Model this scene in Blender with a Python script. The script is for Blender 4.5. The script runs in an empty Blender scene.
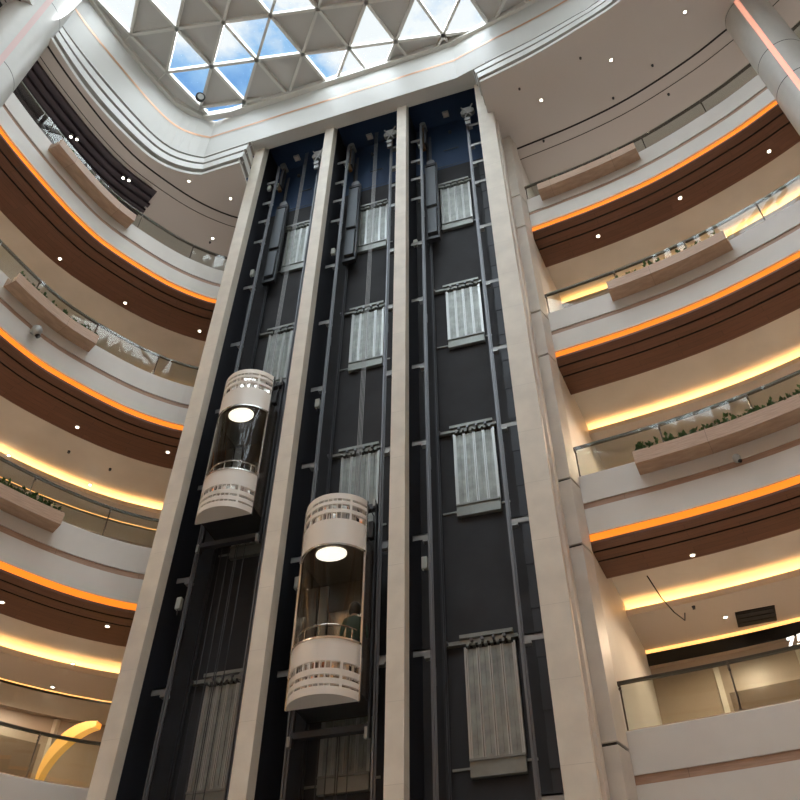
import bpy, bmesh, math, random
from mathutils import Vector, Matrix
from mathutils.geometry import tessellate_polygon
random.seed(7)
C = bpy.context.scene.collection
PI = math.pi

# ------------------------------------------------------------------ camera
cd = bpy.data.cameras.new('camera'); cam = bpy.data.objects.new('camera', cd); C.objects.link(cam)
cd.sensor_width = 36; cd.lens = 831 / 800 * 36; cd.clip_end = 500; cd.clip_start = 0.05
R_, U_, F_ = Vector((.95316524, .30237381, .00679077)), Vector((.20871353, -.6738404, .70878613)), Vector((-.21889425, .67417297, .70539075))
cam.matrix_world = Matrix(((R_.x, U_.x, -F_.x, 0), (R_.y, U_.y, -F_.y, 0), (R_.z, U_.z, -F_.z, 1.6), (0, 0, 0, 1)))
bpy.context.scene.camera = cam

# ------------------------------------------------------------------ world
W = bpy.data.worlds.new('sky'); bpy.context.scene.world = W; W.use_nodes = True
nt = W.node_tree; nt.nodes.clear()
def N(t, kind, **kw):
    n = t.nodes.new(kind)
    for k, v in kw.items(): setattr(n, k, v)
    return n
tc = N(nt, 'ShaderNodeTexCoord')
mp = N(nt, 'ShaderNodeMapping'); mp.inputs['Scale'].default_value = (1, 1, 2.2); mp.inputs['Location'].default_value = (.9, .35, 0)
ns = N(nt, 'ShaderNodeTexNoise'); ns.inputs['Scale'].default_value = 3.2; ns.inputs['Detail'].default_value = 9; ns.inputs['Roughness'].default_value = .58
sx = N(nt, 'ShaderNodeSeparateXYZ')
mr = N(nt, 'ShaderNodeMapRange'); mr.inputs['From Min'].default_value = -.45; mr.inputs['From Max'].default_value = .12; mr.inputs['To Min'].default_value = -.09; mr.inputs['To Max'].default_value = .30
ad = N(nt, 'ShaderNodeMath', operation='ADD')
rp = N(nt, 'ShaderNodeValToRGB')
rp.color_ramp.elements[0].position = .49; rp.color_ramp.elements[0].color = (.17, .38, .76, 1)
rp.color_ramp.elements[1].position = .64; rp.color_ramp.elements[1].color = (1.0, 1.0, 1.0, 1)
e = rp.color_ramp.elements.new(.57); e.color = (.36, .60, .90, 1)
bg = N(nt, 'ShaderNodeBackground'); bg.inputs['Strength'].default_value = 1.1
out = N(nt, 'ShaderNodeOutputWorld')
L = nt.links.new
L(tc.outputs['Generated'], mp.inputs['Vector']); L(mp.outputs[0], ns.inputs['Vector'])
L(tc.outputs['Generated'], sx.inputs[0]); L(sx.outputs['X'], mr.inputs['Value'])
L(ns.outputs['Fac'], ad.inputs[0]); L(mr.outputs[0], ad.inputs[1]); L(ad.outputs[0], rp.inputs['Fac'])
L(rp.outputs['Color'], bg.inputs['Color']); L(bg.outputs[0], out.inputs['Surface'])

# ------------------------------------------------------------------ sun (steep) and an added wide sun lamp as soft sky fill
def sunlamp(name, energy, angle, col, d):
    sd = bpy.data.lights.new(name, 'SUN'); sd.energy = energy; sd.angle = angle; sd.color = col
    o = bpy.data.objects.new(name, sd); C.objects.link(o); o.location = (0, 0, 45)
    o.rotation_euler = Vector(d).to_track_quat('-Z', 'Y').to_euler()
sunlamp('sun', 10, .009, (1, .97, .93), (.0, -.42, -.90))
sunlamp('soft_sky_fill', 23, 2.4, (.96, .98, 1), (.0, .60, -.80))  # added fill from behind the camera, brightens the shaft front

vs = bpy.context.scene.view_settings
vs.view_transform = 'Standard'; vs.look = 'None'; vs.gamma = 1.0; vs.use_curve_mapping = False
vs.exposure = 0.0

# ------------------------------------------------------------------ materials
def mat(name, col, rough=.6, metal=0., emis=None, es=0., noise=0., nscale=6., spec=.5, bump=0.):
    m = bpy.data.materials.new(name); m.use_nodes = True
    t = m.node_tree; b = t.nodes['Principled BSDF']
    b.inputs['Base Color'].default_value = (*col, 1); b.inputs['Roughness'].default_value = rough
    b.inputs['Metallic'].default_value = metal; b.inputs['Specular IOR Level'].default_value = spec
    if emis: b.inputs['Emission Color'].default_value = (*emis, 1); b.inputs['Emission Strength'].default_value = es
    if noise or bump:
        c = N(t, 'ShaderNodeTexCoord'); n = N(t, 'ShaderNodeTexNoise'); n.inputs['Scale'].default_value = nscale; n.inputs['Detail'].default_value = 5
        t.links.new(c.outputs['Object'], n.inputs['Vector'])
        if noise:
            r = N(t, 'ShaderNodeValToRGB')
            r.color_ramp.elements[0].position = .3; r.color_ramp.elements[1].position = .7
            r.color_ramp.elements[0].color = (*[x * (1 - noise) for x in col], 1); r.color_ramp.elements[1].color = (*[min(1, x * (1 + noise)) for x in col], 1)
            t.links.new(n.outputs['Fac'], r.inputs['Fac']); t.links.new(r.outputs['Color'], b.inputs['Base Color'])
        if bump:
            bp = N(t, 'ShaderNodeBump'); bp.inputs['Strength'].default_value = bump
            t.links.new(n.outputs['Fac'], bp.inputs['Height']); t.links.new(bp.outputs['Normal'], b.inputs['Normal'])
    return m

def stone(name, col, spacing, zoff, jw=.012, jc=.55):
    m = mat(name, col, .45)
    t = m.node_tree; b = t.nodes['Principled BSDF']
    c = N(t, 'ShaderNodeTexCoord'); s = N(t, 'ShaderNodeSeparateXYZ'); t.links.new(c.outputs['Object'], s.inputs[0])
    a = N(t, 'ShaderNodeMath', operation='ADD'); a.inputs[1].default_value = zoff; t.links.new(s.outputs['Z'], a.inputs[0])
    w = N(t, 'ShaderNodeMath', operation='MODULO'); w.inputs[1].default_value = spacing; t.links.new(a.outputs[0], w.inputs[0])
    l = N(t, 'ShaderNodeMath', operation='LESS_THAN'); l.inputs[1].default_value = jw; t.links.new(w.outputs[0], l.inputs[0])
    n = N(t, 'ShaderNodeTexNoise'); n.inputs['Scale'].default_value = 2.2; n.inputs['Detail'].default_value = 8; t.links.new(c.outputs['Object'], n.inputs['Vector'])
    r = N(t, 'ShaderNodeValToRGB'); r.color_ramp.elements[0].position = .35; r.color_ramp.elements[1].position = .65
    r.color_ramp.elements[0].color = (*[x * .93 for x in col], 1); r.color_ramp.elements[1].color = (*[min(1, x * 1.04) for x in col], 1)
    t.links.new(n.outputs['Fac'], r.inputs['Fac'])
    mx = N(t, 'ShaderNodeMix', data_type='RGBA'); t.links.new(l.outputs[0], mx.inputs['Factor']); t.links.new(r.outputs['Color'], mx.inputs['A'])
    mx.inputs['B'].default_value = (*[x * jc for x in col], 1); t.links.new(mx.outputs['Result'], b.inputs['Base Color'])
    return m

def wood(name, col, plank=.16, rough=.5, dark=.8):
    """planks run along U (sweep length), V across"""
    m = mat(name, col, rough); t = m.node_tree; b = t.nodes['Principled BSDF']
    c = N(t, 'ShaderNodeTexCoord'); k = N(t, 'ShaderNodeTexBrick')
    k.inputs['Scale'].default_value = 1; k.inputs['Brick Width'].default_value = 1.9; k.inputs['Row Height'].default_value = plank
    k.inputs['Mortar Size'].default_value = .004; k.inputs['Color1'].default_value = (*col, 1); k.inputs['Color2'].default_value = (*[x * .86 for x in col], 1)
    k.inputs['Mortar'].default_value = (*[x * dark * .6 for x in col], 1)
    t.links.new(c.outputs['UV'], k.inputs['Vector'])
    mp = N(t, 'ShaderNodeMapping'); mp.inputs['Scale'].default_value = (1.5, 22, 1); n = N(t, 'ShaderNodeTexNoise'); n.inputs['Scale'].default_value = 2; n.inputs['Detail'].default_value = 6
    t.links.new(c.outputs['UV'], mp.inputs['Vector']); t.links.new(mp.outputs[0], n.inputs['Vector'])
    mx = N(t, 'ShaderNodeMix', data_type='RGBA', blend_type='MULTIPLY'); mx.inputs['Factor'].default_value = .5
    r = N(t, 'ShaderNodeValToRGB'); r.color_ramp.elements[0].position = .35; r.color_ramp.elements[1].position = .65; r.color_ramp.elements[0].color = (.6, .56, .52, 1); r.color_ramp.elements[1].color = (1, 1, 1, 1)
    t.links.new(n.outputs['Fac'], r.inputs['Fac']); t.links.new(k.outputs['Color'], mx.inputs['A']); t.links.new(r.outputs['Color'], mx.inputs['B'])
    t.links.new(mx.outputs['Result'], b.inputs['Base Color'])
    return m

def glass(name, tint, refl=1.0, rough=0.0, mul=1.0, ior=1.5):
    m = bpy.data.materials.new(name); m.use_nodes = True; t = m.node_tree; t.nodes.clear()
    tr = N(t, 'ShaderNodeBsdfTransparent'); tr.inputs['Color'].default_value = (*tint, 1)
    gl = N(t, 'ShaderNodeBsdfGlossy'); gl.inputs['Roughness'].default_value = rough; gl.inputs['Color'].default_value = (refl, refl, refl, 1)
    fr = N(t, 'ShaderNodeFresnel'); ge = N(t, 'ShaderNodeNewGeometry'); mi = N(t, 'ShaderNodeMapRange')   # back faces reflect like front faces
    mi.inputs['To Min'].default_value = ior; mi.inputs['To Max'].default_value = 1 / ior
    t.links.new(ge.outputs['Backfacing'], mi.inputs['Value']); t.links.new(mi.outputs[0], fr.inputs['IOR'])
    mm = N(t, 'ShaderNodeMath', operation='MULTIPLY'); mm.inputs[1].default_value = mul; mm.use_clamp = True
    mx = N(t, 'ShaderNodeMixShader'); o = N(t, 'ShaderNodeOutputMaterial')
    t.links.new(fr.outputs[0], mm.inputs[0]); t.links.new(mm.outputs[0], mx.inputs['Fac']); t.links.new(tr.outputs[0], mx.inputs[1]); t.links.new(gl.outputs[0], mx.inputs[2])
    t.links.new(mx.outputs[0], o.inputs['Surface'])
    return m

M = dict(
    white=mat('white_fascia', (.74, .72, .68), .5, noise=.03, nscale=1.5),
    cream=stone('cream_column_stone', (.74, .69, .60), 1.355, .27, .008, .80),
    pil=stone('pilaster_stone', (.70, .66, .60), 5.5, -1.0 - 11 + 22, jw=.0),
    ceil=mat('grey_ceiling_paint', (.62, .585, .565), .7),
    gceil=mat('gallery_ceiling_paint', (.60, .54, .49), .7),
    ring=mat('ring_fascia_paint', (.60, .605, .585), .5),
    ringd=mat('ring_recess_shade', (.42, .41, .38), .6),  # ring colour darkened: shade of the recessed bands put into the colour
    copper=mat('copper_inlay', (.62, .36, .22), .4, .3),
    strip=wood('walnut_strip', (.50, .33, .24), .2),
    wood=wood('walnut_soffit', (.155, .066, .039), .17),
    plant_wood=wood('oak_planter', (.60, .42, .30), .6, .45),
    groove=mat('black_groove', (.012, .011, .012), .6),
    orange=mat('amber_led_diffuser', (.8, .4, .1), .5, emis=(1, .245, .012), es=1.0),
    led=mat('warm_led_strip', (.9, .7, .4), .5, emis=(1, .52, .17), es=12),
    led2=mat('warm_led_line', (.9, .7, .4), .5, emis=(1, .48, .13), es=1.6),
    pinkled=mat('coral_led_strip', (.9, .5, .4), .5, emis=(1, .42, .28), es=.75),
    pinkoff=mat('pink_metal_strip', (.70, .50, .48), .4),
    colround=mat('silver_column_cladding', (.60, .60, .57), .38, noise=.02),
    slat=mat('dark_violet_baffle', (.055, .045, .06), .55),
    shaft=mat('dark_shaft_render', (.030, .032, .038), .75, noise=.18, nscale=1.3),
    shaftb=mat('sky_tinted_shaft_black', (.026, .062, .14), .65),  # bluish sky light on the shaft head, put into the colour
    steel=mat('galvanised_steel', (.27, .29, .275), .42, .5, noise=.12, nscale=3),
    steeld=mat('dark_steel', (.07, .075, .085), .5, .6),
    rail=mat('rail_steel', (.20, .21, .23), .4, .6),
    brk=mat('bracket_zinc', (.36, .37, .37), .45, .5),
    door=mat('zinc_door_back', (.30, .325, .31), .42, .45, noise=.28, nscale=3.5),
    doorl=mat('bright_door_edge', (.52, .55, .55), .3, .6),
    shaftd=mat('side_shaft_paint', (.014, .017, .026), .7),
    cwm=mat('counterweight_grey', (.10, .115, .13), .5, .4),
    carw=mat('car_white_enamel', (.80, .76, .70), .35, .05),
    mirror=mat('mirror_steel', (.82, .80, .78), .06, 1.0),
    black=mat('black_gloss', (.008, .008, .009), .3),
    cardk=mat('car_back_panel', (.17, .14, .11), .22, .6),
    lamp=mat('car_lamp_disc', (1, 1, .95), .5, emis=(1, .95, .82), es=1.4),
    dl=mat('downlight_lens', (1, 1, 1), .5, emis=(1, .90, .74), es=9),
    dltrim=mat('downlight_trim', (.6, .57, .52), .5),
    chrome=mat('brushed_chrome', (.62, .62, .60), .2, 1.0),
    handrail=mat('bronze_handrail', (.10, .09, .08), .35, .7),
    glass=glass('railing_glass', (.84, .87, .85), 1.0, mul=.36, ior=1.5),
    carglass=glass('car_glass', (.86, .85, .81), 1.0, mul=.5),
    skyglass=glass('skylight_glass', (.93, .96, .97), .6, mul=.6),
    rib=mat('skylight_rib', (.72, .71, .67), .45),
    panel=mat('skylight_grey_panel', (.58, .57, .55), .7, noise=.04, nscale=.6),
    floor=mat('polished_floor', (.66, .63, .59), .25, noise=.08, nscale=.8),
    shop=mat('shopfront_stone', (.42, .33, .25), .35, noise=.10, nscale=.5),
    shopw=mat('shop_window', (.20, .15, .11), .12, .0),
    mull=mat('pale_mullion', (.66, .60, .50), .45),
    leaf=mat('plant_leaf', (.045, .12, .035), .5, noise=.4, nscale=9),
    leafl=mat('plant_leaf_grey', (.16, .22, .15), .5, noise=.4, nscale=9),
    soil=mat('planter_soil', (.03, .02, .015), .9),
    camw=mat('camera_housing', (.45, .47, .46), .4, .1),
    sign=mat('lit_sign', (1, 1, 1), .5, emis=(1, .97, .93), es=1.3),
    gold=mat('gold_ribbon', (.85, .5, .15), .35, .2, emis=(1, .5, .1), es=.5),
    rust=mat('rusty_machine', (.20, .12, .06), .6, .4),
    rope=mat('wire_rope', (.22, .22, .22), .4, .8),
    box=mat('pale_switch_box', (.55, .58, .54), .5),
)

# ------------------------------------------------------------------ mesh helpers
class MB:
    def __init__(s): s.v = []; s.f = []; s.m = []; s.uv = []
    def quad(s, a, b, c, d, mi=0, uv=None):
        i = len(s.v); s.v += [tuple(a), tuple(b), tuple(c), tuple(d)]; s.f.append((i, i + 1, i + 2, i + 3)); s.m.append(mi); s.uv.append(uv or [(0, 0), (1, 0), (1, 1), (0, 1)])
    def poly(s, pts, mi=0):
        i = len(s.v); s.v += [tuple(p) for p in pts]; s.f.append(tuple(range(i, i + len(pts)))); s.m.append(mi); s.uv.append([(p[0], p[1]) for p in pts])
    def box(s, x0, x1, y0, y1, z0, z1, mi=0, mtx=None):
        P = [Vector((x, y, z)) for x in (x0, x1) for y in (y0, y1) for z in (z0, z1)]
        if mtx: P = [mtx @ p for p in P]
        for q in ((0, 1, 3, 2), (4, 6, 7, 5), (0, 4, 5, 1), (2, 3, 7, 6), (0, 2, 6, 4), (1, 5, 7, 3)):
            s.quad(*[P[k] for k in q], mi)
    def beam(s, a, b, w, h, mi=0):
        a, b = Vector(a), Vector(b); d = (b - a); ln = d.length
        if ln < 1e-5: return
        d.normalize(); up = Vector((0, 0, 1)) if abs(d.z) < .95 else Vector((0, 1, 0))
        sd = d.cross(up).normalized(); up = sd.cross(d)
        m = Matrix(((d.x, sd.x, up.x, a.x), (d.y, sd.y, up.y, a.y), (d.z, sd.z, up.z, a.z), (0, 0, 0, 1)))
        s.box(0, ln, -w / 2, w / 2, -h / 2, h / 2, mi, m)
    def tube(s, pts, r, n=10, mi=0, caps=True, closed=False):
        pts = [Vector(p) for p in pts]; rings = []; K = len(pts)
        ref = None
        for i, p in enumerate(pts):
            if closed: d = pts[(i + 1) % K] - pts[i - 1]
            else: d = pts[min(i + 1, K - 1)] - pts[max(i - 1, 0)]
            d.normalize()
            if ref is None: ref = Vector((0, 0, 1)) if abs(d.z) < .9 else Vector((1, 0, 0))
            sd = d.cross(ref).normalized(); u = sd.cross(d)
            rr = r[i] if isinstance(r, (list, tuple)) else r
            base = len(s.v)
            for k in range(n):
                a = 2 * PI * k / n; s.v.append(tuple(p + sd * math.cos(a) * rr + u * math.sin(a) * rr))
            rings.append(base)
        pairs = list(zip(rings, rings[1:])) + ([(rings[-1], rings[0])] if closed else [])
        for a, b in pairs:
            for k in range(n):
                k2 = (k + 1) % n; s.f.append((a + k, a + k2, b + k2, b + k)); s.m.append(mi); s.uv.append([(0, 0), (1, 0), (1, 1), (0, 1)])
        if caps and not closed:
            for b_, rev in ((rings[0], True), (rings[-1], False)):
                q = [b_ + k for k in range(n)]; q = q[::-1] if rev else q
                s.f.append(tuple(q)); s.m.append(mi); s.uv.append([(0, 0)] * n)
    def lathe(s, prof, a0=0, a1=2 * PI, n=32, mi=0, c=(0, 0), skip=None):
        """prof [(r,z)] -> surface; angles in radians"""
        full = abs(a1 - a0 - 2 * PI) < 1e-6; base = len(s.v); cnt = n if full else n + 1
        for k in range(cnt):
            a = a0 + (a1 - a0) * k / n
            for r, z in prof: s.v.append((c[0] + r * math.cos(a), c[1] + r * math.sin(a), z))
        P = len(prof)
        for k in range(n):
            k2 = (k + 1) % cnt
            for j in range(P - 1):
                s.f.append((base + k * P + j, base + k2 * P + j, base + k2 * P + j + 1, base + k * P + j + 1)); s.m.append(mi)
                s.uv.append([(0, 0), (1, 0), (1, 1), (0, 1)])
    def build(s, name, mats, parent=None, smooth=False, weld=True, loc=None, bevel=0):
        me = bpy.data.meshes.new(name); me.from_pydata(s.v, [], s.f)
        for m in (mats if isinstance(mats, (list, tuple)) else [mats]): me.materials.append(m)
        me.polygons.foreach_set('material_index', s.m)
        ul = me.uv_layers.new(name='UVMap'); k = 0
        for u in s.uv:
            for q in u: ul.data[k].uv = q; k += 1
        if weld or bevel:
            bm = bmesh.new(); bm.from_mesh(me); bmesh.ops.remove_doubles(bm, verts=bm.verts, dist=1e-4)
            if bevel:
                bmesh.ops.recalc_face_normals(bm, faces=bm.faces)
                ed = [e for e in bm.edges if len(e.link_faces) == 2 and e.calc_face_angle(0) > .6]
                bmesh.ops.bevel(bm, geom=ed, offset=bevel, segments=2, affect='EDGES', profile=.5)
            bm.to_mesh(me); bm.free()
        if smooth:
            me.polygons.foreach_set('use_smooth', [True] * len(me.polygons))
            try: me.set_sharp_from_angle(angle=math.radians(35))
            except Exception: pass
        o = bpy.data.objects.new(name, me); C.objects.link(o)
        if parent: o.parent = parent
        if loc: o.location = loc
        return o

def empty(name, loc=(0, 0, 0), rz=0):
    o = bpy.data.objects.new(name, None); C.objects.link(o); o.location = loc; o.rotation_euler = (0, 0, rz); o.empty_display_size = .2; return o
def tag(o, label=None, cat=None, group=None, kind=None):
    if label: o['label'] = label
    if cat: o['category'] = cat
    if group: o['group'] = group
    if kind: o['kind'] = kind
    return o
def struct(o, label, cat): return tag(o, label, cat, kind='structure')
def kids(o): return [c for c in KID.get(o.name, [])]
def copy_tree(o, parent=None):
    c = o.copy(); C.objects.link(c); c.parent = parent
    for ch in o.children: copy_tree(ch, c)
    return c

def catmull(P, step=.35):
    P = [Vector((p[0], p[1])) for p in P]; out = []
    for i in range(len(P) - 1):
        p0, p1, p2, p3 = P[max(i - 1, 0)], P[i], P[i + 1], P[min(i + 2, len(P) - 1)]
        n = max(1, int((p2 - p1).length / step))
        for k in range(n):
            t = k / n
            out.append(.5 * ((2 * p1) + (p2 - p0) * t + (2 * p0 - 5 * p1 + 4 * p2 - p3) * t * t + (3 * p1 - p0 - 3 * p2 + p3) * t ** 3))
    out.append(P[-1]); return out

class Curve:
    """plan curve with outward normals; side=+1 left gallery, -1 right gallery"""
    def __init__(s, pts, side, step=.35):
        s.p = catmull(pts, step); s.side = side; n = len(s.p); s.n = []; s.s = [0]
        for i in range(n):
            t = (s.p[min(i + 1, n - 1)] - s.p[max(i - 1, 0)]).normalized()
            s.n.append(Vector((t.y, -t.x)) * side)
            if i: s.s.append(s.s[-1] + (s.p[i] - s.p[i - 1]).length)
    def at(s, i, d, z): q = s.p[i] + s.n[i] * d; return Vector((q.x, q.y, z))
    def near(s, x, y): return min(range(len(s.p)), key=lambda i: (s.p[i].x - x) ** 2 + (s.p[i].y - y) ** 2)
    def sval(s, x, y): return s.s[s.near(x, y)]
    def pt(s, sv, d, z):
        import bisect
        i = max(0, min(len(s.p) - 2, bisect.bisect(s.s, sv) - 1)); t = (sv - s.s[i]) / (s.s[i + 1] - s.s[i])
        p = s.p[i].lerp(s.p[i + 1], t); n = s.n[i].lerp(s.n[i + 1], t).normalized(); q = p + n * d; return Vector((q.x, q.y, z))
    def nrm(s, sv):
        a = s.pt(sv, 0, 0); b = s.pt(sv, 1, 0); return b - a
    def frames(s, a=None, b=None):
        a = 0 if a is None else a; b = s.s[-1] if b is None else b
        n = max(2, int((b - a) / .35)); return [a + (b - a) * k / n for k in range(n + 1)]

def sweep(mb, cv, prof, a=None, b=None, mi=0, closed=False, caps=False):
    """prof [(d,z[,mi])] each segment j->j+1 takes mi of point j"""
    fr = cv.frames(a, b); P = len(prof); acc = [0]
    for j in range(1, P): acc.append(acc[-1] + math.hypot(prof[j][0] - prof[j - 1][0], prof[j][1] - prof[j - 1][1]))
    rings = [[cv.pt(x, q[0], q[1]) for q in prof] for x in fr]
    for i in range(len(fr) - 1):
        for j in range(P if closed else P - 1):
            j2 = (j + 1) % P; m_ = prof[j][2] if len(prof[j]) > 2 else mi
            v0, v1 = acc[j], acc[j2] if j2 else acc[j] + .1
            q = [rings[i][j], rings[i + 1][j], rings[i + 1][j2], rings[i][j2]]
            uv = [(fr[i], v0), (fr[i + 1], v0), (fr[i + 1], v1), (fr[i], v1)]
            if cv.side < 0: q = q[::-1]; uv = uv[::-1]
            mb.quad(*q, m_, uv)
    if caps:
        for rg, rev in ((rings[0], cv.side > 0), (rings[-1], cv.side < 0)):
            mb.poly(rg[::-1] if rev else rg, mi)
    return mb

# ------------------------------------------------------------------ plan curves
LC = Curve([(-9.95, 14.28), (-10.75, 13.87), (-11.75, 12.85), (-12.68, 11.3), (-13.1, 10.2), (-13.40, 8.6), (-13.58, 6.6), (-13.5, 4.2), (-13.0, 1.2), (-11.9, -2), (-9.6, -5.5), (-6.2, -8.2), (-2.2, -9.3)], 1)
RC = Curve([(-.70, 14.245), (1.4, 13.96), (3.2, 13.55), (5.05, 12.86), (6.15, 12.3), (7.2, 11.7), (8.9, 10.3), (10.5, 8.2), (11.5, 5.6), (11.8, 2.5), (11.2, -1), (9.4, -4.4), (6.2, -7.4), (2.4, -9.0), (-2.2, -9.3)], -1)
BASE = {'top': 22.3, 'upper': 16.8, 'lower': 11.3, 'first': 5.8}
KEYS = list(BASE)
SIDES = {'left': LC, 'right': RC}

# ground floor
mb = MB(); mb.box(-26, 26, -22, 26, -.3, 0); g = mb.build('floor', M['floor']); struct(g, 'polished pale atrium ground floor under the galleries', 'floor')
# outer walls
for nm, a in (('wall_left', (-22, -21.7, -18, 22)), ('wall_right', (21.7, 22, -18, 22)), ('wall_back', (-22, 22, 21.7, 22)), ('wall_front', (-22, 22, -18, -17.7))):
    mb = MB(); mb.box(a[0], a[1], a[2], a[3], 0, 32.4); struct(mb.build(nm, M['shop']), 'outer mall wall beyond the galleries, ' + nm.split('_')[1] + ' side', 'wall')

# ------------------------------------------------------------------ galleries
tn = 0
LVNAME = {'top': 'topmost', 'upper': 'second from the top', 'lower': 'third from the top', 'first': 'lowest'}
for sidename, cv in SIDES.items():
    for key in KEYS:
        b = BASE[key]; lv = LVNAME[key]
        tn += 1
        fa = MB()
        sweep(fa, cv, [(.10, b + .24), (0, b + .20), (0, b + .82), (.07, b + .82)], mi=0)
        sweep(fa, cv, [(.07, b + .98), (0, b + .98), (0, b + 1.68), (.02, b + 1.70), (.30, b + 1.70), (.30, b + 1.5)], mi=0)
        root = empty('trim_%d' % tn); struct(root, 'white curved balcony fascia, %s on the %s side' % (lv, sidename), 'balcony edge')
        fa.build('fascia_band', M['white'], root)
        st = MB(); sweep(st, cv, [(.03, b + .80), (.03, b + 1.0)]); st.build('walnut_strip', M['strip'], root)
        og = MB(); sweep(og, cv, [(.09, b + .02), (.09, b + .235)]); og.build('amber_light_strip', M['orange'], root)
        # wood soffit with two grooves
        so = MB(); we = 1.45 if sidename == 'right' else 1.75
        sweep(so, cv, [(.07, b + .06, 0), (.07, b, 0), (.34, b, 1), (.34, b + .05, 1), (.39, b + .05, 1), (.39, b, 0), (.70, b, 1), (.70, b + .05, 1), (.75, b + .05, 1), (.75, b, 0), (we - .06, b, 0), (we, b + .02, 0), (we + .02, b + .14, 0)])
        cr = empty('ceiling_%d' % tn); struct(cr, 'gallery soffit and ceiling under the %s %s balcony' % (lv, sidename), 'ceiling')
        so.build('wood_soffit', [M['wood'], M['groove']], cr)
        lip = 3.08 if sidename == 'right' else {'top': 4.5, 'upper': 3.95, 'lower': 3.45, 'first': 3.4}[key]
        gc = MB(); sweep(gc, cv, [(we, b + .05), (we + .04, b + .42), (lip + .75, b + .42), (lip + .75, b + .0)])
        sweep(gc, cv, [(lip + .02, b + .16), (lip, b + .14), (lip, b + .0), (4.8, b + .0)])
        gc.build('plaster_ceiling', M['gceil'], cr)
        ld = MB(); sweep(ld, cv, [(lip + .10, b + .10), (lip + .30, b + .10)]); ld.build('cove_light', M['led'], cr)
        l2 = MB(); sweep(l2, cv, [(4.80, b - .0), (4.80, b - (.09 if sidename == 'right' else .03))]); l2.build('header_light_line', M['led2'], cr)
        # slab + shopfront
        sl = MB(); sweep(sl, cv, [(.12, b + .3), (.28, b + 1.5), (7.0, b + 1.5), (7.0, b + .3)], closed=True)
        struct(sl.build('floor_slab', M['floor']), 'gallery floor slab, %s on the %s side' % (lv, sidename), 'floor')
    for q, (z0, z1) in enumerate(((0, 5.7), (7.3, 11.3), (12.8, 16.8), (18.3, 22.3), (23.8, 27.3))):
        sh = MB()
        if z1 < 27:
            sweep(sh, cv, [(4.80, z1 - .09, 1 if (sidename == 'right' and z1 < 12) else 3), (4.80, z1 - (.40 if sidename == 'right' and z1 < 12 else .62), 0), (4.95, z1 - (.40 if sidename == 'right' and z1 < 12 else .62), 0), (4.95, z0, 0)])
        else:
            sweep(sh, cv, [(5.6, z1, 0), (5.6, z0, 0)])
        dd = 4.95 if z1 < 27 else 5.6
        nn = int(cv.s[-1] / 1.45)
        for k in range(1, min(nn, 22)):
            sv = k * 1.45; a = cv.pt(sv, dd - .03, z0); c_ = cv.pt(sv, dd - .03, z1 - .65)
            sh.beam(a, c_, .12, .12, 3)
            if k % 3:
                p0, p1 = cv.pt(sv + .12, dd - .03, z0), cv.pt(sv + 1.33, dd - .03, z0)
                h = z1 - 1.3
                sh.quad(p0, p1, Vector((p1.x, p1.y, h)), Vector((p0.x, p0.y, h)), 2)
        o = sh.build('wall_shopfront_%s_%d' % (sidename, q), [M['shop'], M['black'], M['shopw'], M['mull']])
        struct(o, 'shopfronts along the %s gallery, storey %s above the ground' % (sidename, ['at', 'one', 'two', 'three', 'four'][q]), 'wall')

ZC0 = 27.3
# gallery end walls beside the lift shaft
mb = MB(); mb.box(-9.94, -9.62, 14.2, 22, 0, 27.3); struct(mb.build('wall_lobby_left', M['gceil']), 'plaster wall behind the left shaft column', 'wall')
mb = MB(); P = [(-.66, 14.20), (.40, 22), (.10, 22), (-.96, 14.20)]
for k in range(4): mb.quad((*P[k], 0), (*P[(k + 1) % 4], 0), (*P[(k + 1) % 4], ZC0), (*P[k], ZC0))
struct(mb.build('wall_lobby_right', M['white']), 'pale wall closing the right gallery beside the shaft', 'wall')

# ------------------------------------------------------------------ upper ring
def resample(P, n):
    P = [Vector((p[0], p[1])) for p in P]; s = [0]
    for i in range(1, len(P)): s.append(s[-1] + (P[i] - P[i - 1]).length)
    out = []; j = 0
    for k in range(n + 1):
        t = s[-1] * k / n
        while j < len(P) - 2 and s[j + 1] < t: j += 1
        out.append(P[j].lerp(P[j + 1], (t - s[j]) / (s[j + 1] - s[j])))
    return out
lipL = catmull([(-2.2, -8.6), (-6.0, -7.4), (-9.3, -4.9), (-11.6, -1.6), (-12.8, 1.5), (-13.3, 4.2), (-13.42, 7.0), (-13.2, 8.95), (-12.55, 10.9), (-11.85, 11.7), (-11.2, 12.02)], .3)
facL = catmull([(-2.2, -8.9), (-6.2, -7.7), (-9.6, -5.1), (-11.95, -1.7), (-13.3, 1.4), (-13.95, 4.2), (-14.02, 6.7), (-13.5, 9.45), (-12.95, 11.35), (-12.4, 12.05), (-11.76, 12.45)], .3)
lipR = catmull([(-1.25, 11.72), (.4, 11.42), (2.05, 10.98), (3.55, 10.45), (6.0, 9.1), (8.3, 6.9), (9.7, 4.2), (10.0, 1.2), (9.2, -2.2), (7.2, -5.2), (4.2, -7.6), (1.0, -8.5), (-2.2, -8.6)], .3)
facR = catmull([(-2.1, 12.38), (-1.1, 12.15), (.6, 11.86), (2.2, 11.50), (3.0, 11.25), (6.2, 9.8), (8.7, 7.4), (10.2, 4.4), (10.5, 1.2), (9.7, -2.4), (7.6, -5.5), (4.4, -7.9), (1.1, -8.8), (-2.2, -8.9)], .3)
NL = 90
lL = resample(lipL, NL) + [Vector((-9.74, 12.0))]; fL = resample(facL, NL) + [Vector((-9.80, 12.40))]
lR = resample(lipR, NL); fR = resample([p for p in facR], NL)
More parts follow.
